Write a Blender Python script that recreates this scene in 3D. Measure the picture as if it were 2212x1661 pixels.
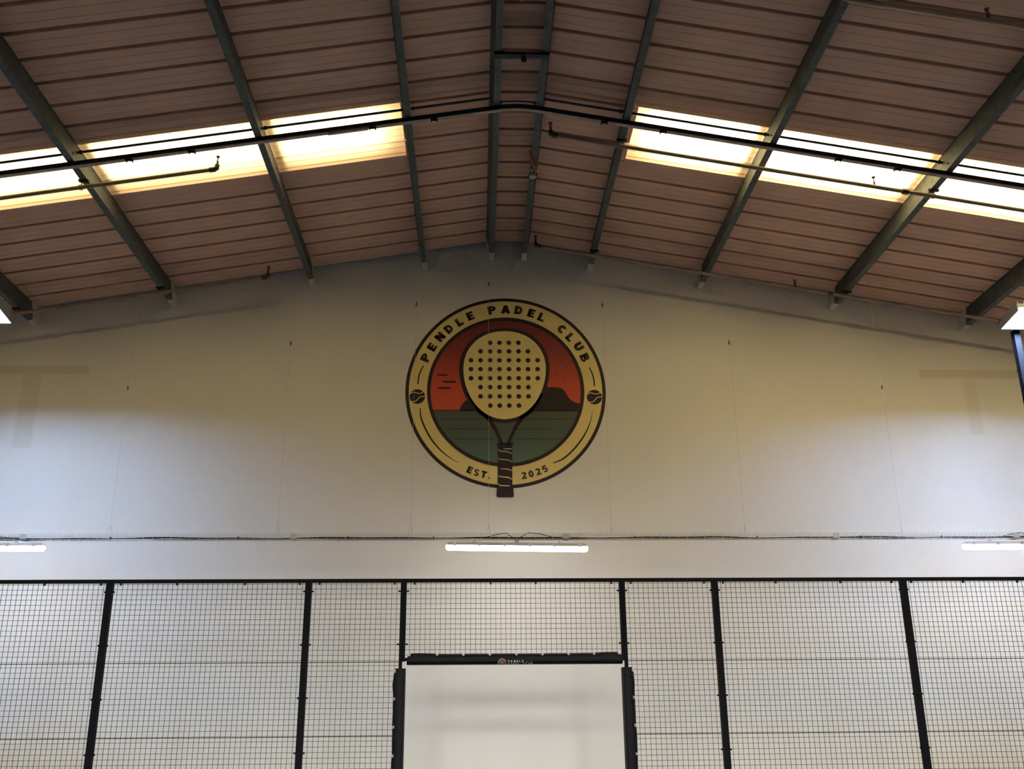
import bpy, math, random
from mathutils import Vector, Matrix
random.seed(7)
sc = bpy.context.scene
COL = sc.collection
for o in list(bpy.data.objects): bpy.data.objects.remove(o)

# ------------------------------------------------------------------ camera
EYE = 1.57                       # eye height, metres; x to the right, y towards the gable wall
PITCH, YAW, ROLL, FPX = math.radians(19.06818), math.radians(2.13062), math.radians(-0.47542), 2141.39
fw = Vector((math.sin(YAW)*math.cos(PITCH), math.cos(YAW)*math.cos(PITCH), math.sin(PITCH)))
r0 = fw.cross(Vector((0, 0, 1))).normalized(); u0 = r0.cross(fw)
rt = r0*math.cos(ROLL) + u0*math.sin(ROLL); up = -r0*math.sin(ROLL) + u0*math.cos(ROLL)
cam = bpy.data.cameras.new('camera'); cam.sensor_width = 36; cam.lens = 36*FPX/2212
cam.clip_start = .05; cam.clip_end = 200
camo = bpy.data.objects.new('camera', cam); COL.objects.link(camo)
M = Matrix((rt, up, -fw)).transposed().to_4x4(); M.translation = (0, 0, EYE)
camo.matrix_world = M
sc.camera = camo

# ------------------------------------------------------------------ light levels and exposure
sc.view_settings.view_transform = 'Standard'; sc.view_settings.look = 'None'
sc.view_settings.gamma = 1; sc.view_settings.use_curve_mapping = False
sc.view_settings.exposure = 0.05
sc.cycles.use_adaptive_sampling = True; sc.cycles.adaptive_threshold = .05; sc.cycles.adaptive_min_samples = 16
sc.cycles.max_bounces = 6; sc.cycles.diffuse_bounces = 4; sc.cycles.glossy_bounces = 1; sc.cycles.transmission_bounces = 2
sc.cycles.caustics_reflective = False; sc.cycles.caustics_refractive = False; sc.cycles.use_light_tree = False
SKY_LEFT, SKY_RIGHT = 6.8, 15.4       # daylight reaching the outer rooflight sheets (right slope faces the sun)
FLOOD = 360.0                         # court floodlight lens
BATTEN = 18.0                         # batten diffuser
FLOOD_AND_FILL = 2450.0                   # near court floodlights out of view, and the added fill row behind them
w = bpy.data.worlds.new('sky'); sc.world = w; w.use_nodes = True
bg = w.node_tree.nodes['Background']; bg.inputs[0].default_value = (.62, .74, .92, 1); bg.inputs[1].default_value = .6

# ------------------------------------------------------------------ helpers
def px(x, y, Y):
    """measured point of the photograph on the vertical plane y = Y -> (x, z)"""
    d = fw*FPX + rt*(x-1106) - up*(y-830.5)
    t = Y/d.y
    return d.x*t, d.z*t + EYE

class MB:
    def __init__(s): s.v = []; s.f = []
    def add(s, vs, fs):
        n = len(s.v); s.v += [tuple(p) for p in vs]; s.f += [tuple(i+n for i in f) for f in fs]; return s
    def box(s, c, d, R=None):
        a, b, e = d[0]/2, d[1]/2, d[2]/2
        vs = [Vector((i*a, j*b, k*e)) for i in (-1, 1) for j in (-1, 1) for k in (-1, 1)]
        if R: vs = [R @ p for p in vs]
        c = Vector(c)
        return s.add([p+c for p in vs], [(0,1,3,2),(4,6,7,5),(0,4,5,1),(2,3,7,6),(0,2,6,4),(1,5,7,3)])
    def tube(s, pts, r, n=8, cap=True):
        pts = [Vector(p) for p in pts]; rs = r if isinstance(r, (list, tuple)) else [r]*len(pts)
        rings = []; ref = None
        for i, p in enumerate(pts):
            t = (pts[min(i+1, len(pts)-1)] - pts[max(i-1, 0)]).normalized()
            if ref is None:
                ref = Vector((0, 0, 1)) if abs(t.z) < .9 else Vector((0, 1, 0))
            a = t.cross(ref).normalized(); b = a.cross(t); ref = b
            rings.append([p + (a*math.cos(2*math.pi*k/n) + b*math.sin(2*math.pi*k/n))*rs[i] for k in range(n)])
        s.loft(rings, True, cap); return s
    def loft(s, rings, closed=True, cap=True):
        n = len(rings[0]); vs = [p for R in rings for p in R]; fs = []
        for i in range(len(rings)-1):
            for k in range(n if closed else n-1):
                k2 = (k+1) % n
                fs.append((i*n+k, i*n+k2, (i+1)*n+k2, (i+1)*n+k))
        if cap and closed:
            fs += [tuple(range(n-1, -1, -1)), tuple((len(rings)-1)*n+k for k in range(n))]
        return s.add(vs, fs)
    def ball(s, c, r, n=10, m=6, sz=1.0):
        c = Vector(c); rings = []
        for i in range(m+1):
            a = math.pi*i/m
            rr = max(r*math.sin(a), r*.02)
            rings.append([c+Vector((rr*math.cos(2*math.pi*k/n), rr*math.sin(2*math.pi*k/n), -r*sz*math.cos(a))) for k in range(n)])
        return s.loft(rings)
    def build(s, name, mat, parent=None, smooth=False):
        me = bpy.data.meshes.new(name); me.from_pydata(s.v, [], s.f); me.validate(); me.update()
        return link(name, me, mat, parent, smooth)

def link(name, me, mat, parent=None, smooth=False):
    if mat is not None and not me.materials: me.materials.append(mat)
    if smooth:
        me.polygons.foreach_set('use_smooth', [True]*len(me.polygons))
        try: me.set_sharp_from_angle(angle=math.radians(40))
        except Exception: pass
    o = bpy.data.objects.new(name, me); COL.objects.link(o)
    if parent is not None: o.parent = parent; o.matrix_parent_inverse = Matrix.Translation(-parent.location) if parent.type == 'EMPTY' else Matrix()
    return o

def empty(name, loc=(0, 0, 0)):
    o = bpy.data.objects.new(name, None); o.location = loc; o.empty_display_size = .1; COL.objects.link(o); return o
def tag(o, label=None, cat=None, group=None, kind=None):
    if label: o['label'] = label
    if cat: o['category'] = cat
    if group: o['group'] = group
    if kind: o['kind'] = kind
    return o

# ------------------------------------------------------------------ materials
def material(name, col, rough=.6, metal=0.0, noise=0.0, scale=6.0, bump=0.0, bscale=60.0, spec=.4):
    m = bpy.data.materials.new(name); m.use_nodes = True
    nt = m.node_tree; b = nt.nodes['Principled BSDF']
    b.inputs['Base Color'].default_value = (*col, 1); b.inputs['Roughness'].default_value = rough
    b.inputs['Metallic'].default_value = metal; b.inputs['Specular IOR Level'].default_value = spec
    if noise or bump:
        tc = nt.nodes.new('ShaderNodeTexCoord')
    if noise:
        n = nt.nodes.new('ShaderNodeTexNoise'); n.inputs['Scale'].default_value = scale; n.inputs['Detail'].default_value = 5
        nt.links.new(tc.outputs['Object'], n.inputs['Vector'])
        r = nt.nodes.new('ShaderNodeMapRange'); r.inputs['From Min'].default_value = .3; r.inputs['From Max'].default_value = .7
        r.inputs['To Min'].default_value = 1-noise; r.inputs['To Max'].default_value = 1+noise*.6
        nt.links.new(n.outputs['Fac'], r.inputs['Value'])
        mx = nt.nodes.new('ShaderNodeVectorMath'); mx.operation = 'SCALE'; mx.inputs[0].default_value = col
        nt.links.new(r.outputs[0], mx.inputs['Scale']); nt.links.new(mx.outputs[0], b.inputs['Base Color'])
    if bump:
        n2 = nt.nodes.new('ShaderNodeTexNoise'); n2.inputs['Scale'].default_value = bscale
        nt.links.new(tc.outputs['Object'], n2.inputs['Vector'])
        bp = nt.nodes.new('ShaderNodeBump'); bp.inputs['Strength'].default_value = bump; bp.inputs['Distance'].default_value = .01
        nt.links.new(n2.outputs['Fac'], bp.inputs['Height']); nt.links.new(bp.outputs[0], b.inputs['Normal'])
    return m
def emitter(name, col, strength):
    m = bpy.data.materials.new(name); m.use_nodes = True; nt = m.node_tree; nt.nodes.clear()
    e = nt.nodes.new('ShaderNodeEmission'); e.inputs[0].default_value = (*col, 1); e.inputs[1].default_value = strength
    o = nt.nodes.new('ShaderNodeOutputMaterial'); nt.links.new(e.outputs[0], o.inputs[0]); return m

def wall_material():
    m = bpy.data.materials.new('white_wall_paint'); m.use_nodes = True; nt = m.node_tree; N = nt.nodes.new; L = nt.links.new
    b = nt.nodes['Principled BSDF']; b.inputs['Roughness'].default_value = .75; b.inputs['Specular IOR Level'].default_value = 0
    tc = N('ShaderNodeTexCoord'); sp = N('ShaderNodeSeparateXYZ'); L(tc.outputs['Object'], sp.inputs[0])
    nz = N('ShaderNodeTexNoise'); nz.inputs['Scale'].default_value = .9; nz.inputs['Detail'].default_value = 6
    L(tc.outputs['Object'], nz.inputs['Vector'])
    base = N('ShaderNodeMixRGB'); base.inputs[1].default_value = (.70, .685, .66, 1); base.inputs[2].default_value = (.78, .77, .75, 1)
    L(nz.outputs['Fac'], base.inputs[0])
    def band(sock, lo, hi, soft):
        a = N('ShaderNodeMapRange'); a.interpolation_type = 'SMOOTHSTEP'; L(sock, a.inputs[0])
        a.inputs[1].default_value = lo-soft; a.inputs[2].default_value = lo+soft
        c = N('ShaderNodeMapRange'); c.interpolation_type = 'SMOOTHSTEP'; L(sock, c.inputs[0])
        c.inputs[1].default_value = hi-soft; c.inputs[2].default_value = hi+soft; c.inputs[3].default_value = 1; c.inputs[4].default_value = 0
        k = N('ShaderNodeMath'); k.operation = 'MULTIPLY'; L(a.outputs[0], k.inputs[0]); L(c.outputs[0], k.inputs[1]); return k.outputs[0]
    cur = base.outputs[0]
    # old tan paint patches left by removed brackets
    rects = [(-6.6, -4.92, 4.265, 4.375, .25), (-5.73, -5.5, 3.3, 4.26, .16), (5.77, 7.2, 4.258, 4.38, .25), (6.33, 6.5, 3.5, 4.26, .14)]
    for x0, x1, z0, z1, f in rects:
        k = N('ShaderNodeMath'); k.operation = 'MULTIPLY'
        L(band(sp.outputs[0], x0, x1, .03), k.inputs[0]); L(band(sp.outputs[2], z0+EYE, z1+EYE, .012), k.inputs[1])
        k2 = N('ShaderNodeMath'); k2.operation = 'MULTIPLY'; L(k.outputs[0], k2.inputs[0]); k2.inputs[1].default_value = f*1.6
        mx = N('ShaderNodeMixRGB'); L(k2.outputs[0], mx.inputs[0]); L(cur, mx.inputs[1]); mx.inputs[2].default_value = (.50, .42, .30, 1)
        cur = mx.outputs[0]
    L(cur, b.inputs['Base Color'])
    return m

M_wall = wall_material()
M_wallplain = material('grey_wall_paint', (.60, .59, .57), .8, noise=.08, scale=1.2)
M_floor = material('blue_court_turf', (.045, .065, .095), .9, noise=.2, scale=40)
M_liner = material('off_white_liner_sheet', (.73, .455, .345), .6, noise=.08, scale=2.2, spec=.15)
M_back = material('shaded_sheet_joint', (.20, .16, .15), .7)  # joint bottoms coloured dark for the shade inside the grooves
M_galv = material('galvanised_steel', (.115, .128, .125), .65, .1, noise=.25, scale=14, spec=.2)
M_tip = material('white_painted_steel', (.62, .60, .57), .7, noise=.1, scale=20)
M_rafter = material('black_painted_steel', (.02, .019, .022), .6, noise=.2, scale=10)
M_flange = material('pale_flange', (.42, .35, .31), .7, noise=.25, scale=8)  # paler than the rafter's web
M_black = material('black_powder_coat', (.006, .0055, .008), .6, noise=.2, scale=30, spec=.08)
M_wire = material('black_mesh_wire', (.012, .012, .016), .6, spec=.1)
M_rod = material('dark_rod_steel', (.05, .05, .055), .5)
M_pipe = material('beige_painted_pipe', (.30, .22, .155), .5, noise=.15, scale=9)
M_brass = material('dull_bronze', (.10, .07, .05), .5, .4)
M_zinc = material('zinc_wire', (.50, .51, .50), .65, .4)
M_cable = material('black_cable_sheath', (.02, .02, .022), .5)
M_vinyl = material('black_vinyl_padding', (.007, .006, .008), .5, noise=.25, scale=14, bump=.15, bscale=25, spec=.12)
M_tie = material('white_tie_cord', (.70, .69, .66), .7)
M_house = material('grey_polycarbonate', (.50, .46, .47), .45)
M_clip = material('brushed_clip_steel', (.45, .43, .42), .4, .5)
M_diff = emitter('lit_diffuser', (1.0, .95, .90), BATTEN)
M_lens = emitter('lit_floodlight_lens', (.42, .64, 1.0), FLOOD)
M_lamp = material('grey_lamp_casting', (.20, .22, .26), .5, .4)
M_orange = material('orange_cable', (.50, .13, .025), .5)
M_sensor = material('ivory_plastic', (.55, .48, .36), .5)

def pane_material(name, col):
    m = bpy.data.materials.new(name); m.use_nodes = True; nt = m.node_tree; nt.nodes.clear(); N = nt.nodes.new; L = nt.links.new
    tc = N('ShaderNodeTexCoord'); mp = N('ShaderNodeMapping'); mp.inputs['Scale'].default_value = (.5, 9, 1); L(tc.outputs['Object'], mp.inputs[0])
    nz = N('ShaderNodeTexNoise'); nz.inputs['Scale'].default_value = 2.2; nz.inputs['Detail'].default_value = 4; L(mp.outputs[0], nz.inputs['Vector'])
    mx = N('ShaderNodeMixRGB'); L(nz.outputs['Fac'], mx.inputs[0])
    mx.inputs[1].default_value = (col[0]*.93, col[1]*.9, col[2]*.85, 1); mx.inputs[2].default_value = (*col, 1)
    t = N('ShaderNodeBsdfTranslucent'); L(mx.outputs[0], t.inputs[0])
    d = N('ShaderNodeBsdfDiffuse'); L(mx.outputs[0], d.inputs[0])
    s = N('ShaderNodeMixShader'); s.inputs[0].default_value = .2; L(t.outputs[0], s.inputs[1]); L(d.outputs[0], s.inputs[2])
    o = N('ShaderNodeOutputMaterial'); L(s.outputs[0], o.inputs[0]); return m
M_pane = pane_material('yellowed_fibreglass', (.95, .775, .39))
M_skyL = emitter('daylit_outer_sheet_shaded_slope', (1.0, .97, .92), SKY_LEFT)
M_skyR = emitter('daylit_outer_sheet_sunny_slope', (1.0, .97, .92), SKY_RIGHT)

# ------------------------------------------------------------------ the hall
AX, RIDGE, SLOPE = .393, 6.2 + EYE, .171
HALF, YW, YB = 11.5, 12.0, -15.0
CA = math.atan(SLOPE)
def roof_z(x): return RIDGE - SLOPE*abs(x-AX)
X0, X1 = AX-HALF, AX+HALF
ZE = roof_z(X0)
def gable(name, y0, y1, mat):
    p = [(X0-.3, 0), (X1+.3, 0), (X1+.3, ZE+.25), (AX, RIDGE+.3), (X0-.3, ZE+.25)]
    m = MB(); m.loft([[(x, y0, z) for x, z in p], [(x, y1, z) for x, z in p]])
    return tag(m.build(name, mat), kind='structure')
tag(gable('wall_back', YW, YW+.25, M_wall), 'white painted gable wall behind the court fence')
gable('wall_front', YB-.25, YB, M_wallplain)
tag(MB().box((X0-.15, (YW+YB)/2, ZE/2), (.3, YW-YB, ZE+.02)).build('wall_left', M_wallplain), kind='structure')
tag(MB().box((X1+.15, (YW+YB)/2, ZE/2), (.3, YW-YB, ZE+.02)).build('wall_right', M_wallplain), kind='structure')
tag(MB().box((AX, (YW+YB)/2, -.1), (2*HALF+.6, YW-YB+.5, .2)).build('floor', M_floor), kind='structure')
tag(MB().box((AX, 11.15, .002), (2*HALF, 1.7, .012)).build('floor_bounce_strip', material('pale_bounce_floor', (.50, .46, .40), .8, noise=.1, scale=3)), 'unseen pale floor strip added to bounce light onto the gable wall', kind='structure')  # unseen pale strip added to throw light up the lower wall

RIB = .3335
Y_SKY = [8.63, 2.63, -3.37, -9.37]                 # near edge of each rooflight, one per bay
FLAT = .235                                     # half width of the flat ridge soffit
INNER = {-1: 1.185, 1: 1.25}                    # rooflights start this far from the ridge
def slope_pt(s, a, y, off=0.0):
    """point at horizontal distance a from the ridge on side s, off = distance below the liner along its normal"""
    return (AX + s*(a - off*math.sin(CA)), y, RIDGE - SLOPE*a - off*math.cos(CA))
# backing sheet: joint bottoms darkened to add groove shade (holes where the rooflights are)
cb = MB()
ys = sorted([YB-.2, YW+.2] + [v for y in Y_SKY for v in (y, y+3*RIB)])
for i in range(len(ys)-1):
    ya, yb = ys[i], ys[i+1]; sky = any(abs(ya-y) < 1e-6 for y in Y_SKY)
    for s in (-1, 1):
        a1 = INNER[s] if sky else HALF+.1
        cb.loft([[slope_pt(s, .0, y, -.035), slope_pt(s, a1, y, -.035), slope_pt(s, a1, y, -.075), slope_pt(s, .0, y, -.075)] for y in (ya, yb)])
        if sky:
            cb.loft([[slope_pt(s, 9.2, y, -.035), slope_pt(s, HALF+.1, y, -.035), slope_pt(s, HALF+.1, y, -.075), slope_pt(s, 9.2, y, -.075)] for y in (ya, yb)])
ceiling = tag(cb.build('ceiling', M_back), 'joints between the pale roof liner sheets, coloured dark as shade', kind='structure')

def strip_profile(wd, gap=.042, notch=True):
    """(y, rise above liner face) across one liner sheet"""
    g = gap/2
    p = [(g-.004, .034), (g, .004), (g+.006, 0)]
    if notch:
        for f in (1/3, 2/3):
            c = wd*f; p += [(c-.005, 0), (c-.001, .003), (c+.001, .003), (c+.005, 0)]
    p += [(wd-g-.006, 0), (wd-g, .004), (wd-g+.004, .034)]
    return p
def make_strip(name, s, a0, a1, y0, wd, mat, parent, gap=.042, notch=True):
    pr = strip_profile(wd, gap, notch)
    m = MB(); m.loft([[slope_pt(s, a, y0+y, -r) for y, r in pr] for a in (a0, a1)], True, True)
    return m.build(name, mat, parent)
k0 = -int((8.63-5.5)/RIB)
yb_first = 8.63 + k0*RIB
for k in range(k0, 11):
    y0 = 8.63 + k*RIB; wd = min(RIB, YW-y0)
    if wd < .05: break
    for s in (-1, 1):
        sky = 0 <= k < 3
        make_strip('roof_panel', s, FLAT, INNER[s] if sky else HALF, y0, wd, M_liner, ceiling)
        if sky: make_strip('roof_panel', s, 9.2, HALF, y0, wd, M_liner, ceiling)
    # flat soffit strip between the two ridge purlins
    zf = roof_z(AX+FLAT)
    pr = strip_profile(wd)
    m = MB(); m.loft([[(x, y0+y, zf+r) for y, r in pr] for x in (AX-FLAT, AX+FLAT)])
    m.build('ridge_panel', M_liner, ceiling)
# plain liner behind the camera
for s in (-1, 1):
    ys2 = [YB, -9.37, -9.37+3*RIB, -3.37, -3.37+3*RIB, 2.63, 2.63+3*RIB, yb_first]
    for i in range(len(ys2)-1):
        a1 = INNER[s] if i % 2 else HALF
        m = MB(); m.loft([[slope_pt(s, a, y, 0), slope_pt(s, a, y, -.034)] for y, a in ((ys2[i], 0), (ys2[i+1], 0))], False)
        m = MB(); m.loft([[slope_pt(s, 0, y), slope_pt(s, a1, y), slope_pt(s, a1, y, -.034), slope_pt(s, 0, y, -.034)] for y in (ys2[i], ys2[i+1])])
        if i % 2: m.loft([[slope_pt(s, 9.2, y), slope_pt(s, HALF, y), slope_pt(s, HALF, y, -.034), slope_pt(s, 9.2, y, -.034)] for y in (ys2[i], ys2[i+1])])
        m.build('roof_panel', M_liner, ceiling)

PUR = [('Z', -5.653, -1), ('A', -3.938, -1), ('B', -2.161, -1), ('C', -.70, -1), ('D', .187, -1), ('E', .616, 1), ('F', 1.494, 1), ('G', 2.957, 1), ('H', 4.704, 1), ('I', 6.414, 1)]
# rooflights: yellowed inner sheets under a daylit outer sheet offset to fade pane edges
wn = 0
for bi, y0 in enumerate(Y_SKY):
    for s in (-1, 1):
        wn += 1
        IN = INNER[s]
        kb = MB()
        ya, yb = y0-.22, y0+3*RIB
        H = .19
        # closed kerb round the cavity
        for (aa, ab, yc, yd) in ((IN-.02, 9.22, ya-.03, ya), (IN-.02, 9.22, yb, yb+.03), (IN-.03, IN, ya-.03, yb+.03), (9.2, 9.23, ya-.03, yb+.03)):
            kb.loft([[slope_pt(s, a, y, o) for a, o in ((aa, -.036), (ab, -.036), (ab, -H-.01), (aa, -H-.01))] for y in (yc, yd)])
        kb.loft([[slope_pt(s, a, y, o) for a, o in ((IN-.02, -.036), (9.22, -.036), (9.22, -.04), (IN-.02, -.04))] for y in (ya, y0)])
        win = kb.build('window_%d' % wn, M_liner)
        tag(win, kind='structure')
        if bi == 0:
            tag(win, ('cream glowing rooflight strip on the left roof slope', 'white glaring rooflight strip on the right roof slope')[s > 0])
        for j in range(3):
            pr = [(.0, .02), (.0, .006), (.01, 0), (RIB/3-.006, 0), (RIB/3, .004), (RIB/3+.006, 0), (2*RIB/3-.006, 0), (2*RIB/3, .004), (2*RIB/3+.006, 0), (RIB-.01, 0), (RIB, .006), (RIB, .02)]
            m = MB(); m.loft([[slope_pt(s, a, y0+j*RIB+y, -r) for y, r in pr] for a in (IN, 9.2)], False)
            m.build('pane', M_pane, win)
        MB().loft([[slope_pt(s, a, y, o) for a, o in ((IN, .001), (9.2, .001), (9.2, -.03), (IN, -.03))] for y in (yb-.05, yb+.022)]).build('edge_trim', M_liner, win)
        for code, xq, sq in PUR:
            aq = abs(xq-AX) - .02
            if sq == s and aq > IN+.3:
                MB().loft([[slope_pt(s, a, y, o) for a, o in ((aq-.07, -.03), (aq+.06, -.03), (aq+.06, -H+.03), (aq-.07, -H+.03))] for y in (ya, yb)]).build('pane_dimming_bar', M_liner, win)  # added in the cavity to dim the pane beside each purlin
        m = MB(); m.loft([[slope_pt(s, a, y, -H) for a in (IN+.20, 9.2)] for y in (ya, yb-.27)], False)
        m.build('outer_sheet', M_skyL if s < 0 else M_skyR, win)
        m = MB(); m.loft([[slope_pt(s, a, y, -H-.02) for a in (IN-.02, 9.22)] for y in (ya-.03, yb+.03)], False)
        m.build('kerb_lid', M_liner, win)

# ------------------------------------------------------------------ purlins
PUR_LABEL = {
 'Z': 'galvanised purlin ending beside the left floodlight, leftmost in the photo',
 'A': 'galvanised purlin on the left slope crossing the long left rooflight',
 'B': 'galvanised purlin between the two main left rooflight sections',
 'C': 'galvanised purlin at the ridge-side end of the left rooflight',
 'D': 'left one of the two close ridge purlins joined by a crossbar',
 'E': 'right one of the two close ridge purlins, with an ivory detector on it',
 'F': 'galvanised purlin at the ridge-side end of the right rooflight',
 'G': 'galvanised purlin between the two main right rooflight sections',
 'H': 'heavy galvanised purlin crossing the outer part of the right rooflight',
 'I': 'galvanised purlin ending beside the right floodlight, rightmost in the photo'}
PD = .25
def purlin_x(code): return next(x for c, x, s in PUR if c == code)
def make_purlin(code, xb, s, ya, yb, label=True):
    out = s if code not in 'DE' else -s        # bottom flange points downhill, except on the ridge pair
    fwid, t, lip = .066, .007, .016
    def P(u, o, y):                             # u: horizontal offset from flange centre (positive = out), o: below liner
        a = abs(xb-AX) + PD*math.sin(CA)
        p = slope_pt(s, a, y, o); sh = out*u
        return (p[0]+sh*math.cos(CA), y, p[2]-sh*s*math.sin(CA))
    h = fwid/2
    prof = [(-h, 0), (h, 0), (h, lip), (h-t, lip), (h-t, t), (-h+t, t), (-h+t, PD-t), (h-t, PD-t), (h-t, PD-lip), (h, PD-lip), (h, PD), (-h, PD)]
    m = MB(); m.loft([[P(u, o, y) for u, o in prof] for y in (ya, yb-.22)])
    pu = m.build('purlin', M_galv)
    tag(pu, PUR_LABEL[code], 'purlin', 'roof purlins')
    m = MB(); m.loft([[P(u, o, y) for u, o in prof] for y in (yb-.22, yb)])
    m.build('painted_tip', M_tip, pu)['label'] = 'white painted end at the wall'
    # bolted cleat where the purlin sits on the rafter
    for yy in (8.46, 8.66):
        MB().ball(Vector(P(-h-.002, PD-.06, yy)), .011, 8, 4).build('bolt', M_galv, pu)
    return pu
for code, xb, s in PUR: make_purlin(code, xb, s, -6.0, YW)

# ------------------------------------------------------------------ rafter (thin portal beam under the purlins)
RT, RH, RW = PD+.003, .055, .044
YR = 8.525
def rafter(y, first):
    root = empty('roof_rafter', (AX, y, RIDGE-RT-RH))
    tag(root, 'black steel rafter bent at the ridge, crossing under all the purlins', 'rafter')
    As = [0, .03, .06, .09, .12, .15, .18, .24, .3, .42, .6, 1.2, 3, 6, HALF-.05]
    def zc(a):     # rounded apex
        r = .18
        return RIDGE - SLOPE*(a if a > r else (a*a/(2*r)+r/2)) 
    for s in (-1, 1):
        def ring(a, o0, o1, hw): return [(AX+s*a, y-hw, zc(a)-o0), (AX+s*a, y+hw, zc(a)-o0), (AX+s*a, y+hw, zc(a)-o1), (AX+s*a, y-hw, zc(a)-o1)]
        m = MB(); m.loft([ring(a, RT, RT+.007, RW/2) for a in As]); m.loft([ring(a, RT+.007, RT+RH-.008, RW/2-.006) for a in As])
        m.build('web', M_rafter, root)
        m = MB(); m.loft([ring(a, RT+RH-.008, RT+RH, RW/2) for a in As])
        m.build('bottom_flange', M_flange, root)
    if first:
        for pxx in (280, 415, 805, 938, 1305, 1432, 1810, 1938):
            # small cable clamps under the bottom flange
            d = None
            xw, _ = px(pxx, {280: 345, 415: 327, 805: 281, 938: 262, 1305: 267, 1432: 287, 1810: 345, 1938: 366}[pxx], y)
            z = zc(abs(xw-AX)) - RT - RH
            m = MB(); m.box((xw-.028, y-.01, z-.010), (.010, .055, .018)); m.box((xw+.028, y-.01, z-.010), (.010, .055, .018))
            m.box((xw, y-.02, z-.014), (.05, .035, .008)); m.ball((xw, y-.03, z-.010), .011, 8, 5)
            m.build('cable_clamp', M_black, root)
        xw, _ = px(745, 291, y); z = zc(abs(xw-AX))-RT-RH
        R = Matrix.Rotation(CA*-1, 3, 'Y')
        MB().box((xw+.03, y-.02, z-.014), (.40, .035, .014), R).build('conduit', M_flange, root)
    return root
rafter(YR, True)

# ------------------------------------------------------------------ rods between purlins
seq = [c for c, _, _ in PUR]
ROD_LABEL = ['between the leftmost purlin and its neighbour', 'across the long left rooflight section', 'across the left rooflight section nearest the ridge', 'between the left rooflight and the ridge purlins', 'between the two ridge purlins above the rafter apex', 'between the ridge purlins and the right rooflight', 'across the right rooflight section nearest the ridge', 'across the outer right rooflight section', 'between the two rightmost purlins']
for i in range(9):
    xa, xb = PUR[i][1], PUR[i+1][1]
    sa, sb = PUR[i][2], PUR[i+1][2]
    o = .10
    pa = Vector((xa, 8.59, roof_z(xa)-o)); pb = Vector((xb, 8.59, roof_z(xb)-o))
    mid = (pa+pb)/2
    if i == 4: pa.z -= .06; pb.z -= .06; mid = (pa+pb)/2+Vector((0, 0, .02)); 
    root = empty('tie_rod', pa)
    tag(root, 'thin dark steel tie rod ' + ROD_LABEL[i], 'rod', 'roof tie rods')
    pts = [pa, pa.lerp(mid, .5) if i != 4 else pa.lerp(mid, .5)+Vector((0, 0, .006)), mid, mid.lerp(pb, .5) if i != 4 else mid.lerp(pb, .5)+Vector((0, 0, .006)), pb]
    MB().tube(pts, .013 if i != 4 else .009, 8).build('rod', M_rod, root, True)
    d = (pb-pa).normalized()
    for p, sg in ((pa, 1), (pb, -1)):
        m = MB(); m.tube([p+d*sg*.03, p+d*sg*.055], .02, 6); m.build('nut', M_rod, root)

# crossbar between the ridge purlins
xa, xb = purlin_x('D'), purlin_x('E'); zb = roof_z(xa)-PD
root = empty('ridge_crossbar', ((xa+xb)/2, 7.69, zb))
tag(root, 'short black crossbar joining the two ridge purlins with a hanging eye bolt', 'crossbar')
MB().box(((xa+xb)/2, 7.69, zb-.014), (xb-xa+.05, .045, .028)).build('bar', M_rafter, root)
MB().box(((xa+xb)/2, 7.735, zb-.008), (xb-xa-.03, .05, .010)).build('ledge', M_galv, root)
for x in (xa, xb): MB().box((x, 7.685, zb-.020), (.085, .06, .044)).build('end_plate', M_rafter, root)
xm = px(1131, 118, 7.72)[0]
MB().tube([(xm, 7.69, zb-.02), (xm, 7.69, zb-.05)], .012, 8).build('bolt', M_rafter, root, True)
MB().ball((xm, 7.69, zb-.066), .028, 12, 8).build('eye', M_rafter, root, True)

# detector on the right ridge purlin
xE = purlin_x('E'); ze = roof_z(xE)-PD
root = empty('smoke_detector', (xE, 9.75, ze))
tag(root, 'small ivory detector with dark slots under the right ridge purlin', 'detector')
m = MB(); m.loft([[(xE+r*math.cos(2*math.pi*k/16), 9.74+r*math.sin(2*math.pi*k/16), ze+z) for k in range(16)] for r, z in ((.055, 0), (.055, -.02), (.046, -.03), (.042, -.075), (.03, -.088), (.01, -.09))])
m.build('housing', M_sensor, root, True)
for k in range(8):
    a = 2*math.pi*k/8+.2
    R = Matrix.Rotation(a, 3, 'Z')
    MB().box(Vector((xE, 9.74, ze-.052)) + R @ Vector((.044, 0, 0)), (.008, .011, .034), R).build('slot', M_black, root)
MB().tube([(xE-.045, 9.42, ze+.06), (xE-.035, 9.47, ze-.01), (xE-.01, 9.54, ze-.035), (xE+.012, 9.60, ze-.03), (xE+.02, 9.66, ze-.01)], .014, 8).build('cable', M_orange, root, True)['label'] = 'orange cable'

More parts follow.
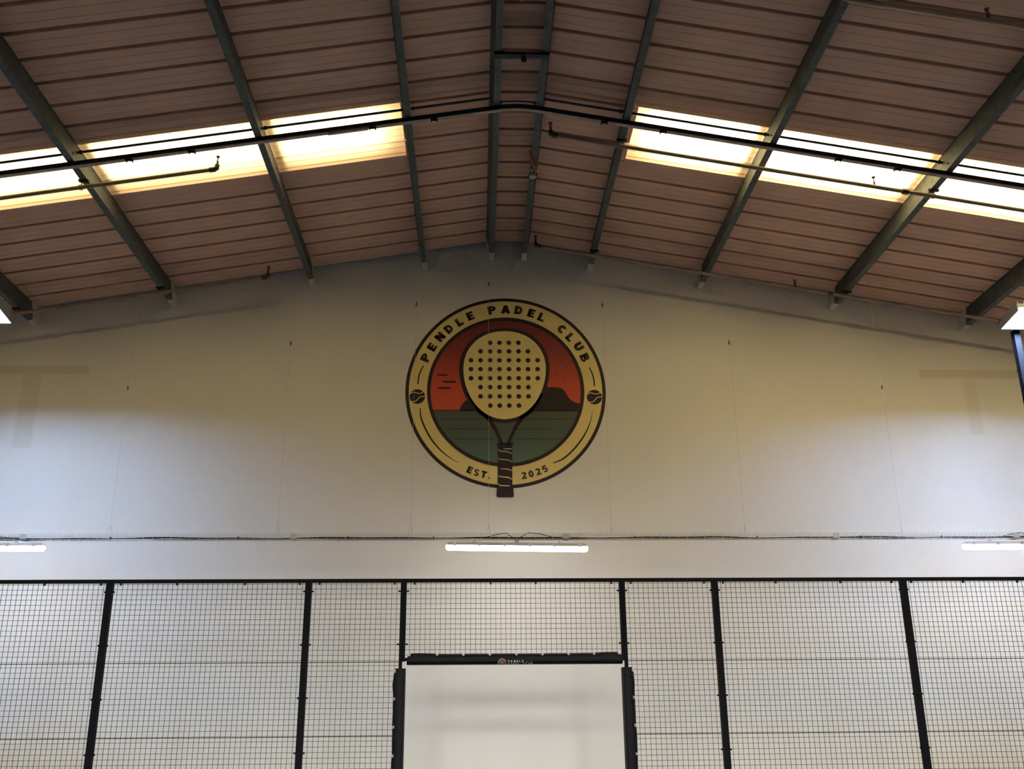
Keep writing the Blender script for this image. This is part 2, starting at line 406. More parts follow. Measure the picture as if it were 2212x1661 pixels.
# ------------------------------------------------------------------ sprinkler pipes
def head(root, x, y, z):
    m = MB(); m.tube([(x, y, z), (x, y, z+.035)], .012, 8); m.build('socket', M_brass, root, True)
    m = MB(); m.tube([(x, y, z+.035), (x, y, z+.075)], [.008, .005], 6)
    for sx in (-1, 1): m.tube([(x+sx*.010, y, z+.035), (x+sx*.017, y, z+.055), (x+sx*.006, y, z+.082)], .003, 5)
    m.tube([(x, y, z+.078), (x, y, z+.092)], [.006, .006], 6)
    m.tube([(x, y, z+.092), (x, y, z+.096)], .02, 12)
    m.build('sprinkler_head', M_brass, root, True)
def sprinkler(label, s, xe, xo, y, heads, hangers, couplings, r=.021, off=.33):
    z = lambda x: roof_z(x)-off
    root = empty('sprinkler_pipe', (xe, y, z(xe)))
    tag(root, label, 'pipe', 'roof sprinkler pipes')
    MB().tube([(xe, y, z(xe)), (xo, y, z(xo))], r, 12).build('pipe', M_pipe, root, True)
    m = MB(); m.tube([(xe+s*.07, y, z(xe+s*.07)), (xe+s*.02, y, z(xe+s*.02)), (xe, y, z(xe)+.008), (xe-s*.004, y, z(xe)+.05)], [r+.006, r+.006, r+.006, r+.003], 10)
    m.build('elbow', M_brass, root, True)
    head(root, xe-s*.004, y, z(xe)+.05)
    for x in heads: head(root, x, y, z(x)+r-.004)
    for c in hangers:
        x = purlin_x(c)
        m = MB(); m.tube([(x-.02, y, z(x)+t*(off-PD+.01)) for t in (0, 1)], .006, 6)
        m.box((x-.0, y, roof_z(x)-PD-.012), (.10, .035, .02)); m.ball((x-.045, y, roof_z(x)-PD-.004), .016, 8, 5)
        m.build('hanger', M_rafter, root)
        m = MB(); m.tube([(x-.02-.016, y, z(x-.036)), (x-.02+.016, y, z(x-.004))], r+.006, 12); m.build('clamp_ring', M_pipe, root, True)
    for x in couplings:
        MB().tube([(x-.03, y, z(x-.03)), (x+.03, y, z(x+.03))], r+.008, 12).build('coupling', M_brass, root, True)
    return root
sprinkler('beige sprinkler pipe ending in an upright head against the left rooflight', -1, -2.64, -9.5, 8.85, [], ['A'], [])
sprinkler('beige sprinkler pipe crossing the right rooflight from beside the ridge', 1, .757, 10.2, 8.86, [4.09], ['F', 'H'], [4.40])
sprinkler('beige sprinkler pipe along the gable wall top on the left', -1, -2.63, -9.5, 11.40, [], ['A', 'Z'], [])
sprinkler('beige sprinkler pipe along the gable wall top on the right', 1, .745, 10.2, 11.38, [4.04], ['F', 'H'], [4.48, 6.62])
sprinkler('beige sprinkler pipe in the top right corner of the photo', 1, .75, 10.2, 6.33, [4.03], ['G', 'H'], [])

# ------------------------------------------------------------------ cable tray, wires, battens
YT, ZT0, ZT1 = 11.0, 1.978+EYE, 2.036+EYE
tray = empty('cable_tray', (AX, YT, ZT0))
tag(tray, 'zinc wire basket cable tray hung level across the white wall', 'cable tray')
TXA, TXB = -6.6, 7.4
for (yy, zz) in ((YT-.05, ZT1), (YT+.05, ZT1), (YT-.05, (ZT0+ZT1)/2), (YT+.05, (ZT0+ZT1)/2), (YT-.05, ZT0), (YT, ZT0), (YT+.05, ZT0)):
    MB().tube([(TXA, yy, zz), (TXB, yy, zz)], .0026, 6).build('long_wire', M_zinc, tray)
m = MB(); m.tube([(0, -.05, ZT1-ZT0+.004), (0, -.05, 0), (0, .05, 0), (0, .05, ZT1-ZT0+.004)], .0024, 5)
first = m.build('cross_wire', M_zinc, tray); first.location = (TXA+.05, YT, ZT0)
for k in range(1, 140):
    c = first.copy(); COL.objects.link(c); c.location = (TXA+.05+k*.1, YT, ZT0)
for x in (-2.01, .996, 4.038, -4.95, 6.1):
    m = MB(); m.box((x, YT-.054, (ZT0+ZT1)/2), (.07, .004, .05)); m.box((x, YT, ZT0-.004), (.06, .1, .004))
    for dx in (-.022, .022): m.tube([(x+dx, YT-.062, (ZT0+ZT1)/2+.012), (x+dx, YT-.05, (ZT0+ZT1)/2+.012)], .008, 6)
    m.build('splice_plate', M_zinc, tray)
for x in (-4.46, 1.35, 4.37):
    MB().box((x, YT-.055, (ZT0+ZT1)/2+.004), (.10, .003, .014)).build('rating_tag', M_zinc, tray)
# cables lying in the tray
for lab, dy, dz, r, ph in (('thick black power cable lying in the front of the cable tray', -.035, .012, .0085, 0), ('thinner black cable lying behind the thick one in the tray', .0, .010, .007, 2.0)):
    pts = []
    n = 150
    for i in range(n+1):
        x = TXA+.05+(TXB-TXA-.1)*i/n
        pts.append((x, YT+dy+.006*math.sin(x*2.1+ph), ZT0+dz+.004*math.sin(x*3.3+ph)+.003*math.sin(x*7.1+1+ph)))
    root = empty('power_cable', pts[0]); tag(root, lab, 'cable')
    MB().tube(pts, r, 7).build('sheath', M_cable, root, True)
    if dy < 0:
        for k in range(12):
            x = TXA+.4+k*1.15+.2*math.sin(k*5.)
            MB().box((x, YT+dy, ZT0+dz), (.010, .026, .03)).build('cable_tie', M_black, root)

WIRES = [('Z', -5.72, None), ('A', -4.04, 3.744), ('B', -2.205, 4.307), ('C', -.735, 4.824), ('D', .135, 5.094), ('E1', 1.512, 4.828), ('G', 3.025, 4.348), ('H', 4.815, 3.791), ('I', 6.50, None)]
WL = {'Z': 'beside the left floodlight', 'A': 'left of the left paint patch end, second from the left edge', 'B': 'from the purlin between the left rooflight sections', 'C': 'just left of the round wall logo', 'D': 'running down across the round wall logo', 'E1': 'just right of the round wall logo', 'G': 'from the purlin between the right rooflight sections', 'H': 'dropping from the outer right rooflight purlin', 'I': 'beside the right floodlight'}
WL['A'] = 'dropping from the outer left rooflight purlin'
for code, x, zd in WIRES:
    zt = roof_z(x)-PD+.01
    root = empty('suspension_wire', (x, YT, ZT1)); tag(root, 'thin steel suspension wire ' + WL[code], 'wire', 'cable tray suspension wires')
    MB().tube([(x, YT, ZT1+.10), (x, YT, zt)], .0015, 6).build('wire', M_zinc, root)
    m = MB(); m.tube([(x, YT, ZT1+.10), (x-.014, YT-.03, ZT1+.05), (x-.012, YT-.05, ZT1)], .0024, 5); m.tube([(x, YT, ZT1+.10), (x+.014, YT+.03, ZT1+.05), (x+.012, YT+.05, ZT1)], .0024, 5)
    m.build('yoke', M_zinc, root)
    zg = (zd if zd else 4.0)+EYE
    m = MB(); m.box((x, YT, zg), (.018, .014, .03)); m.tube([(x, YT, zg-.03), (x, YT, zg+.03)], .005, 6)
    m.build('wire_gripper', M_brass, root)

def batten(label, xa, xb, za, zb):
    root = empty('batten_light', ((xa+xb)/2, YT, (za+zb)/2)); tag(root, label, 'light', 'batten lights under the cable tray')
    L = xb-xa
    def sect(x, hw, z0, z1, n=10, lower=True):
        zx = za+(zb-za)*(x-xa)/L
        out = []
        if lower:
            for k in range(n+1):
                a = math.pi*k/n
                out.append((x, YT-hw*math.cos(a), zx+z1-(z1-z0)*math.sin(a)**.7))
        else:
            out = [(x, YT-hw, zx+z0), (x, YT-hw*.9, zx+z1), (x, YT+hw*.9, zx+z1), (x, YT+hw, zx+z0)]
        return out
    ends = [(0, .35, .55), (.006, .7, .8), (.02, .93, .95), (.04, 1, 1), (L-.04, 1, 1), (L-.02, .93, .95), (L-.006, .7, .8), (L, .35, .55)]
    m = MB(); m.loft([sect(xa+d, .058*a, .008-.053*b, .008) for d, a, b in ends]); m.build('diffuser', M_diff, root, True)
    m = MB(); m.loft([sect(xa+.012+d*(L-.024)/L, .060*min(1, a+.1), .008, .008+.034*b, lower=False) for d, a, b in ends]); hs = m.build('housing', M_house, root)
    for k in range(6):
        x = xa+.10+(L-.2)*k/5; zx = za+(zb-za)*(x-xa)/L
        for sy in (-1, 1):
            MB().box((x, YT+sy*.062, zx+.016), (.032, .007, .034)).build('clip', M_clip, hs)
    for f in (.2, .8):
        x = xa+L*f; zx = za+(zb-za)*f
        m = MB(); m.box((x, YT, zx+.05), (.035, .03, .016)); m.tube([(x, YT, zx+.045), (x, YT, ZT0)], .006, 6)
        m.build('hanger', M_clip, root)
    x = (xa+xb)/2; zx = (za+zb)/2
    m = MB(); m.tube([(x, YT, zx+.04), (x, YT, zx+.066)], .024, 10); m.build('cable_gland', M_house, hs)
    pts = [(x, YT, zx+.06), (x-.04, YT-.03, zx+.10), (x-.12, YT-.05, ZT1+.004), (x-.22, YT-.052, ZT1-.01), (x-.33, YT-.045, ZT0+.02)]
    MB().tube(pts, .004, 6).build('flex', M_cable, root, True)
    pts = [(x, YT, zx+.06), (x+.03, YT-.03, zx+.10), (x+.12, YT-.05, ZT1+.006), (x+.26, YT-.052, ZT1-.006), (x+.38, YT-.045, ZT0+.02)]
    MB().tube(pts, .004, 6).build('flex', M_cable, root, True)
batten('lit batten light hanging in the middle above the gate', -.341, 1.241, 1.902+EYE, 1.880+EYE)
batten('lit batten light cut by the left edge of the photo', -6.30, -4.719, 1.903+EYE, 1.900+EYE)
batten('lit batten light cut by the right edge of the photo', 5.493, 7.07, 1.898+EYE, 1.902+EYE)

# ------------------------------------------------------------------ court fence
YF = 10.2
ZR0, ZR1 = 1.397+EYE, 1.432+EYE
rail = empty('fence_top_rail', (AX, YF, ZR0)); tag(rail, 'long black steel rail along the top of the mesh fence', 'rail')
MB().box((AX, YF, (ZR0+ZR1)/2), (12.5, .05, ZR1-ZR0)).build('rail', M_black, rail)
for x in (-4.99, -4.32, -3.761, -3.564, -3.007, -2.331, -1.783, -1.583, -.827, -.625, .146, .604, 1.376, 1.576, 2.33, 2.526, 3.073, 3.743, 4.28, 4.483, 5.028, 5.6):
    m = MB(); m.box((x, YF-.012, ZR0-.010), (.016, .02, .026)); m.ball((x, YF-.024, ZR0-.014), .009, 8, 4)
    m.build('tab', M_black, rail)
POSTS = [-5.65, -3.669, -1.690, -.733, 1.481, 2.435, 4.394, 6.37]
PL = {1: 'black fence post nearest the left edge of the photo', 2: 'black fence post between the wide and narrow mesh panels left of the gate', 3: 'black fence post on the left side of the gate opening', 4: 'black fence post on the right side of the gate opening', 5: 'black fence post between the narrow and wide mesh panels right of the gate', 6: 'black fence post nearest the right edge of the photo'}
ZX = .641+EYE                    # gate crossbar height
for i in range(1, 7):
    x = POSTS[i]
    root = empty('fence_post', (x, YF, 0)); tag(root, PL[i], 'post', 'court fence posts')
    if i in (3, 4):
        s = -1 if i == 3 else 1
        MB().box((x+s*.014, YF-.012, ZR0/2), (.031, .06, ZR0)).build('upright', M_black, root)
        MB().box((x-s*.016, YF-.008, (ZR0+ZX-.02)/2), (.024, .05, ZR0-ZX+.02)).build('gate_frame', M_black, root)
    else:
        MB().box((x, YF-.012, ZR0/2), (.062, .06, ZR0)).build('upright', M_black, root)
    for z in (1.308, .787, .283, -.22, -.72, -1.2):
        if i in (3, 4) and z < .6: continue
        for s in (-1, 1):
            hw = .031
            m = MB(); m.box((x+s*(hw+.007), YF-.01, z+EYE), (.016, .02, .014)); m.ball((x+s*(hw+.014), YF-.016, z+EYE), .010, 8, 5)
            m.build('clamp', M_black, root)
def wires(m, xa, xb, za, zb, r=.0018):
    n = round((xb-xa)/.05); 
    for k in range(n+1):
        x = xa+(xb-xa)*k/n
        m.box((x, YF+.004, (za+zb)/2), (2*r, 2*r, zb-za))
    z = ZR0-.012
    while z > za:
        m.box(((xa+xb)/2, YF+.004+2*r, z), (xb-xa, 2*r, 2*r)); z -= .05
ML = ['mesh fence panel cut by the left edge of the photo', 'wide mesh fence panel left of the gate', 'narrow mesh fence panel directly left of the gate', 'low mesh panel above the padded gate crossbar', 'narrow mesh fence panel directly right of the gate', 'wide mesh fence panel right of the gate', 'mesh fence panel cut by the right edge of the photo']
for i in range(7):
    xa, xb = POSTS[i]+.02, POSTS[i+1]-.02
    za = ZX if i == 3 else .05
    root = empty('mesh_panel', ((xa+xb)/2, YF, za)); tag(root, ML[i], 'fence panel', 'court fence mesh panels')
    m = MB(); wires(m, xa, xb, za, ZR0)
    o = m.build('mesh', M_wire, root); o['kind'] = 'stuff'
    if i != 3:
        for z in (.619, -.074, -.77):
            MB().box(((xa+xb)/2, YF+.008, z+EYE), (xb-xa, .007, .007)).build('heavy_wire', M_wire, root)

# gate crossbar and pads
bar = tag(MB().box((.374, YF-.01, ZX), (2.215, .03, .03)).build('gate_crossbar', M_black), 'black bar over the gate opening inside the long pad', 'crossbar')
def smooth_noise(t, seed):
    return math.sin(t*2.3+seed)*.5+math.sin(t*5.1+seed*2.7)*.3+math.sin(t*11.7+seed*1.3)*.2
PX0, PX1 = -.682, 1.452
PZ0, PZ1 = .588+EYE, .694+EYE
PYF = YF-.075                                    # front of the pad
CR = .030                                        # corner radius at the lower front edge
LACE = [-.654, -.384, -.126, .136, .399, .657, .916, 1.171, 1.417]
hp = empty('crossbar_pad', (.385, YF, PZ0)); tag(hp, 'long black vinyl pad laced over the gate crossbar, printed with the club name', 'pad')
def pad_ring(x):
    d = min(abs(x-l) for l in LACE)
    top = PZ1 - .007*math.exp(-(d/.009)**2) + .0015*smooth_noise(x*3, 1.)
    if x > 1.15: top += .010*math.sin(min(1, (x-1.15)/.22)*math.pi/2)
    if x < -.35: top += .006*math.sin(min(1, (-.35-x)/.2)*math.pi/2)
    e = min(x-PX0, PX1-x)
    if e < .05: top -= .040*(1-e/.05)**2
    pts = [(x, YF+.055, top-.01), (x, YF+.02, top), (x, YF-.03, top), (x, PYF+.012, top-.014), (x, PYF, top-.032)]
    pts += [(x, PYF, PZ0+CR)]
    for k in range(1, 7):
        a = math.pi/2*k/6
        pts.append((x, PYF+CR-CR*math.cos(a), PZ0+CR-CR*math.sin(a)))
    pts += [(x, YF+.03, PZ0), (x, YF+.05, PZ0+.02)]
    return pts
xs = sorted(set([PX0+(PX1-PX0)*k/160 for k in range(161)]))
m = MB(); m.loft([pad_ring(x) for x in xs]); cov = m.build('cover', M_vinyl, hp, True)
for l in LACE:
    d0 = pad_ring(l)[1][2]
    m = MB(); m.tube([(l-.012, PYF+.022, d0-.008), (l, PYF+.008, d0-.013), (l+.012, PYF+.022, d0-.008)], .0055, 6)
    m.tube([(l, PYF+.014, d0-.010), (l, YF-.03, d0+.004), (l, YF+.03, d0+.012)], .004, 6)
    m.build('lace', M_tie, cov, True)

def side_pad(label, xin, xout, seed):
    s = 1 if xout > xin else -1
    root = empty('post_pad', ((xin+xout)/2, YF, .05)); tag(root, label, 'pad', 'gate post pads')
    ztop = .553+EYE
    rings = []
    lz = [ztop-.026-.259*k for k in range(8)]
    for k in range(121):
        z = ztop-(ztop-.05)*k/120
        d = min(abs(z-l) for l in lz)
        xo = xout + s*(.004*smooth_noise(z*3, seed) - .005*math.exp(-(d/.012)**2)+.006*math.exp(-((z-ztop+.16)/.05)**2))
        e = ztop-z
        if e < .05: xo -= s*.014*(1-e/.05)
        yf = YF-.085
        rings.append([(xin, yf+.02, z), (xin+s*.006, yf+.006, z), (xin+s*.02, yf, z), (xo-s*.03, yf+.002, z), (xo-s*.008, yf+.012, z), (xo, yf+.03, z), (xo, YF+.05, z), (xin, YF+.05, z)])
    m = MB(); m.loft(rings); cv = m.build('cover', M_vinyl, root, True)
    for l in lz:
        x = xout-s*.006
        m = MB(); m.tube([(x-s*.016, YF-.076, l+.010), (x-s*.004, YF-.080, l), (x-s*.014, YF-.074, l-.012)], .005, 6)
        m.tube([(x-s*.006, YF-.076, l), (x+s*.006, YF-.03, l+.003), (x+s*.014, YF+.004, l+.004)], .0035, 6)
        m.build('lace', M_tie, cv, True)
    return root
side_pad('black vinyl pad laced round the left gate post', -.695, -.807, 1.0)
rp = side_pad('black vinyl pad laced round the right gate post, with a torn cover', 1.448, 1.560, 4.2)
for zz, dx in ((.24, 0), (.47, -.004)):
    m = MB(); z = zz+EYE
    m.add([(1.505, YF-.088, z+.02), (1.555, YF-.075, z+.015), (1.552, YF-.095, z-.022), (1.525, YF-.105, z-.004), (1.507, YF-.086, z+.014), (1.555, YF-.070, z+.010)], [(0, 1, 2, 3), (4, 3, 2, 5), (0, 4, 5, 1), (0, 3, 4), (1, 5, 2)])
    m.build('torn_flap', M_vinyl, rp)

# ------------------------------------------------------------------ floodlight poles
def flood(label, x, y, s, geometry=True):
    root = empty('floodlight_pole', (x, y, 0)); tag(root, label, 'floodlight', 'court floodlight poles')
    zl = 4.285+EYE
    t = math.radians(8)
    R = Matrix.Rotation(-t*s, 3, 'X')
    def loc(u, v, wz): return Vector((x, y-s*.30, zl)) + R @ Vector((u, v, wz))
    MB().box((x, y+s*.02, (zl-.02)/2), (.07, .07, zl-.02)).build('pole', M_black, root)
    MB().box((x, y-s*.0, zl+.06), (.06, .34, .03)).build('bracket', M_lamp, root)
    m = MB(); W2, L2 = .23, .205
    m.box(loc(0, 0, .045), (2*W2, 2*L2, .05), R)
    for (u, v, a, b) in ((-W2, 0, .012, 2*L2), (W2, 0, .012, 2*L2), (0, s*L2, 2*W2, .012)):
        m.box(loc(u, v, .006), (a, b, .05), R)
    lh = m.build('lamp_head', M_lamp, root)
    for k in range(7):
        MB().box(loc(-W2+.03+k*(2*W2-.06)/6, 0, .09), (.008, 2*L2-.04, .05), R).build('cooling_fin', M_lamp, lh)
    m = MB(); vs = [loc(-W2+.012, -L2+.006, .016), loc(W2-.012, -L2+.006, .016), loc(W2-.012, L2-.012, .016), loc(-W2+.012, L2-.012, .016)]
    m.add(vs, [(0, 3, 2, 1)]); m.build('lens', M_lens, lh)
    return root
flood('floodlight on a pole at the right edge of the photo', 6.185, 10.36, 1)
flood('floodlight on a pole at the left edge of the photo', -5.345, 10.36, 1)
# the court's unseen near floodlights; the far row is fill added to soften shadows
for row_y, xs_, power, pitch, cone, soft in ((-.25, (-8.2, -5.345, -2.3, 3.1, 6.185, 9.0), FLOOD_AND_FILL*.085, 37, 58, .28),
                                             (-11.5, (-6.5, -2.2, 3.0, 7.3), FLOOD_AND_FILL*.90, 23, 37, 2.6)):
    for x in xs_:
        ld = bpy.data.lights.new('court_flood_and_fill', 'SPOT'); ld.energy = power*2; ld.color = (.96, 1.0, .99)
        ld.spot_size = math.radians(cone); ld.spot_blend = .45; ld.shadow_soft_size = soft
        lo = bpy.data.objects.new('court_flood_and_fill', ld); COL.objects.link(lo); lo.location = (x, row_y, 4.2+EYE)
        lo.rotation_euler = (math.radians(90-pitch), 0, math.radians(.9*(x-AX)))

# ------------------------------------------------------------------ round wall logo (flat vinyl print on the wall)
YL = YW-.002
logo = empty('wall_logo', (.367, YW, 4.071-1.28+EYE))
tag(logo, 'large round club logo with a padel racket printed on the white gable wall', 'logo')
LC = Vector((.367, 0, 4.071+EYE)); LR = 1.281
P_dark = material('print_dark_plum', (.022, .014, .018), .6)
P_cream = material('print_cream', (.78, .64, .27), .6, noise=.05, scale=3)
P_letter = material('print_charcoal', (.040, .030, .024), .6, noise=.3, scale=9)
def ramp_material(name, z0, z1, stops):
    m = bpy.data.materials.new(name); m.use_nodes = True; nt = m.node_tree; b = nt.nodes['Principled BSDF']; b.inputs['Roughness'].default_value = .6
    tc = nt.nodes.new('ShaderNodeTexCoord'); sp = nt.nodes.new('ShaderNodeSeparateXYZ'); mr = nt.nodes.new('ShaderNodeMapRange'); cr = nt.nodes.new('ShaderNodeValToRGB')
    mr.inputs[1].default_value = z0; mr.inputs[2].default_value = z1
    nt.links.new(tc.outputs['Object'], sp.inputs[0]); nt.links.new(sp.outputs[2], mr.inputs[0]); nt.links.new(mr.outputs[0], cr.inputs[0])
    el = cr.color_ramp.elements
    el[0].position, el[0].color = stops[0][0], (*stops[0][1], 1); el[1].position, el[1].color = stops[-1][0], (*stops[-1][1], 1)
    for p, c in stops[1:-1]:
        e = el.new(p); e.color = (*c, 1)
    nt.links.new(cr.outputs[0], b.inputs['Base Color']); return m
ZH = px(1092, 886, YW)[1]
P_sky = ramp_material('print_sunset', ZH, LC.z+.767*LR, [(0, (.62, .085, .035)), (.3, (.55, .060, .03)), (.62, (.26, .028, .022)), (1, (.13, .016, .016))])
P_sea = ramp_material('print_sea', LC.z-.767*LR, ZH, [(0, (.085, .17, .13)), (.55, (.075, .105, .085)), (1, (.075, .085, .072))])
def flat(name, polys, layer, mat, holes=False):
    y = YL-.0012*layer
    m = MB()
    for p in polys:
        m.add([(q[0], y, q[1]) for q in p], [tuple(range(len(p)))])
    return m.build(name, mat, logo)
def circle(c, r, n=96): return [(c[0]+r*math.cos(2*math.pi*k/n), c[1]+r*math.sin(2*math.pi*k/n)) for k in range(n)]
def annulus(c, ra, rb, n=128):
    o = []
    for k in range(n):
        a, b = 2*math.pi*k/n, 2*math.pi*(k+1)/n
        o.append([(c[0]+r*math.cos(t), c[1]+r*math.sin(t)) for r, t in ((ra, a), (rb, a), (rb, b), (ra, b))])
    return o
def stroke(path, wd):
    """thick polyline -> quads; wd is a number or one width per point"""
    n = len(path); ws = wd if isinstance(wd, (list, tuple)) else [wd]*n
    L, R = [], []
    for i, p in enumerate(path):
        def nrm(a, b):
            d = Vector((b[0]-a[0], b[1]-a[1])); d.normalize(); return Vector((-d.y, d.x))
        if i == 0: nn = nrm(path[0], path[1]); k = 1
        elif i == n-1: nn = nrm(path[-2], path[-1]); k = 1
        else:
            a, b = nrm(path[i-1], p), nrm(p, path[i+1]); nn = (a+b)
            nn = nn.normalized() if nn.length > 1e-6 else a
            k = 1/max(.45, nn.dot(a))
        h = ws[i]/2*k
        L.append((p[0]+nn.x*h, p[1]+nn.y*h)); R.append((p[0]-nn.x*h, p[1]-nn.y*h))
    return [[L[i], L[i+1], R[i+1], R[i]] for i in range(n-1)]
def arc(cx, cy, rx, ry, a0, a1, n=10):
    return [(cx+rx*math.cos(math.radians(a0+(a1-a0)*k/n)), cy+ry*math.sin(math.radians(a0+(a1-a0)*k/n))) for k in range(n+1)]
def spline(pts, n=8):
    out = []
    for i in range(len(pts)-1):
        p0, p1, p2, p3 = pts[max(i-1, 0)], pts[i], pts[i+1], pts[min(i+2, len(pts)-1)]
        for k in range(n):
            t = k/n
            out.append(tuple(.5*((2*p1[j])+(-p0[j]+p2[j])*t+(2*p0[j]-5*p1[j]+4*p2[j]-p3[j])*t*t+(-p0[j]+3*p1[j]-3*p2[j]+p3[j])*t**3) for j in (0, 1)))
    out.append(pts[-1]); return out
def glyph(ch, w):
    """quads of a heavy letter, height 1; returns (quads, width)"""
    h = w/2; Q = []
    V = lambda x: stroke([(x, 0), (x, 1)], w)
    if ch == 'E': return V(h)+stroke([(0, h*.8), (.68, h*.8)], w*.8)+stroke([(0, .5), (.62, .5)], w*.75)+stroke([(0, 1-h*.8), (.68, 1-h*.8)], w*.8), .68
    if ch == 'L': return V(h)+stroke([(0, h*.85), (.66, h*.85)], w*.85), .66
    if ch == 'T': return stroke([(.36, 0), (.36, 1)], w)+stroke([(0, 1-h*.85), (.72, 1-h*.85)], w*.85), .72
    if ch == 'P': return V(h)+stroke([(h, 1-h*.85), (.40, 1-h*.85)]+arc(.44, .68, .23, .32-h*.85, 90, -90)+[(.40, .36+h*.85), (h, .36+h*.85)], w*.85), .78
    if ch == 'D': return V(h)+stroke([(h, 1-h*.85), (.34, 1-h*.85)]+arc(.36, .5, .42-h+.02, .5-h*.85, 90, -90, 14)+[(.34, h*.85), (h, h*.85)], w*.85), .82
    if ch == 'B': return V(h)+stroke([(h, 1-h*.8), (.42, 1-h*.8)]+arc(.44, .735, .18, .265-h*.8, 90, -90)+[(h, .47+h*.0)], w*.75)+stroke([(h, .5), (.44, .5)]+arc(.46, .28, .21, .28-h*.8+.02, 80, -90)+[(h, h*.8)], w*.8), .80
    if ch == 'N': return V(h)+V(.84-h)+stroke([(h*.9, 1-h*.3), (.84-h*.9, h*.3)], w*1.1), .84
    if ch == 'A': return stroke([(h*.9, 0), (.46, 1-h*.2)], w)+stroke([(.92-h*.9, 0), (.46, 1-h*.2)], w)+stroke([(.2, .27), (.72, .27)], w*.75), .92
    if ch == 'U': return stroke([(h, 1), (h, .38)]+arc(.40, .38, .40-h, .38-h*.85, 180, 360, 12)+[(.80-h, .38), (.80-h, 1)], w), .80
    if ch == 'C': return stroke(arc(.42, .5, .42-h, .5-h*.9, 42, 318, 18), w*.95), .80
    if ch == 'S': return stroke(arc(.33, .72, .24, .28-h*.7, 25, 250, 10)+arc(.33, .27, .25, .27-h*.7, 75, -155, 10), w*.72), .66
    if ch == '.': return stroke([(0, h), (w, h)], w), w
    if ch == '0': return stroke(arc(.36, .5, .36-h, .5-h*.8, 0, 360, 20), w*.8), .72
    if ch == '2': return stroke(arc(.32, .70, .23, .30-h*.8, 160, -35, 10)+[(h, h*.8), (.66, h*.8)], w*.78), .66
    if ch == '5': return stroke([(.62, 1-h*.8), (.16, 1-h*.8), (.12, .56)]+arc(.32, .34, .24, .34-h*.7, 110, -150, 12), w*.76), .66
    return [], .4

flat('outer_ring', [circle(LC.xz, LR, 128)], 0, P_dark)
flat('cream_band', [circle(LC.xz, LR*.966, 128)], 1, P_cream)
flat('sky', [circle(LC.xz, LR*.77, 128)], 2, P_sky)
# sea: the part of the disc below the horizon
r = LR*.77; a0 = math.asin((ZH-LC.z)/r)
seg = [(LC.x+r*math.cos(t), LC.z+r*math.sin(t)) for t in [(-math.pi-a0) + (math.pi+2*a0)*k/60 for k in range(61)]]
flat('sea', [seg], 3, P_sea)
W = lambda x, y: px(x, y, YW)
c4 = lambda x, y: W(860+x/4.809, 630+y/4.809)        # enlarged upper half
c5 = lambda x, y: W(860+x/4.809, 850+y/4.809)        # enlarged lower half
for ya, segs in ((268, ((430, 930), (1320, 1850))), (369, ((470, 960), (1195, 1610), (1750, 1800))), (472, ((540, 1040), (1190, 1730)))):
    for xa, xb in segs:
        n = 6; p = [c5(xa+(xb-xa)*k/n, ya+1.5*math.sin(k*2.1)) for k in range(n+1)]
        flat('wave_line', stroke(p, [.002]+[.008]*(n-1)+[.002]), 4, P_dark)
flat('horizon_line', stroke([c5(355, 176), c5(1890, 182)], .008), 4, P_dark)
hill = [c5(1400, 186), c4(1450, 1075), c4(1542, 994), c4(1620, 994), c4(1690, 1002), c4(1735, 1040), c5(1770, 45), c5(1820, 85), c5(1870, 103), c5(1925, 108), c5(1905, 186)]
flat('hill', [spline(hill[2:10])+[c5(1905, 186), c5(1400, 186), c4(1450, 1075)]], 4, P_dark)
flat('hill', [spline([c5(634, 182), c5(652, 138), c5(684, 92), c5(724, 62)])+[c5(860, 62), c5(860, 182)]], 4, P_dark)
flat('inner_ring', annulus(LC.xz, LR*.750, LR*.785), 5, P_dark)
for xa, xb, y in ((405, 515, 867), (458, 602, 937), (410, 548, 1002)):
    flat('speed_stroke', stroke([c4(xa, y-2), c4(xa+(xb-xa)*.3, y+1), c4(xa+(xb-xa)*.7, y), c4(xb, y+2)], [.014, .024, .026, .018]), 4, P_dark)
for x, y, q in ((1740, 780, 1.0), (1650, 858, 1.0), (1716, 925, .8)):
    flat('bird', stroke([c4(x-14*q, y-8*q), c4(x, y+12*q), c4(x+12*q, y-16*q)], [.002, .008, .002]), 4, P_dark)
# band strokes
flat('band_stroke', stroke(spline([c4(264, 770), c4(228, 838), c4(212, 900), c4(206, 965)]), [.006]+[.016]*8+[.018]*15+[.010]), 2, P_dark)
flat('band_stroke', stroke(spline([c4(1985, 788), c4(2015, 850), c4(2032, 915), c4(2040, 985)]), [.010]+[.016]*8+[.018]*15+[.006]), 2, P_dark)
def taper(n, a, b, c): return [a+(b-a)*min(1, i/(n*.2)) if i < n*.5 else b+(c-b)*(i-n*.5)/(n*.5) for i in range(n)]
p = spline([c5(228, 148), c5(238, 250), c5(285, 370), c5(355, 490), c5(450, 598), c5(545, 672), c5(630, 720)])
flat('band_stroke', stroke(p, taper(len(p), .008, .022, .003)), 2, P_dark)
p = spline([c5(1608, 724), c5(1710, 680), c5(1800, 605), c5(1890, 500), c5(1960, 385), c5(2000, 280), c5(2018, 175)])
flat('band_stroke', stroke(p, taper(len(p), .010, .022, .002)), 2, P_dark)
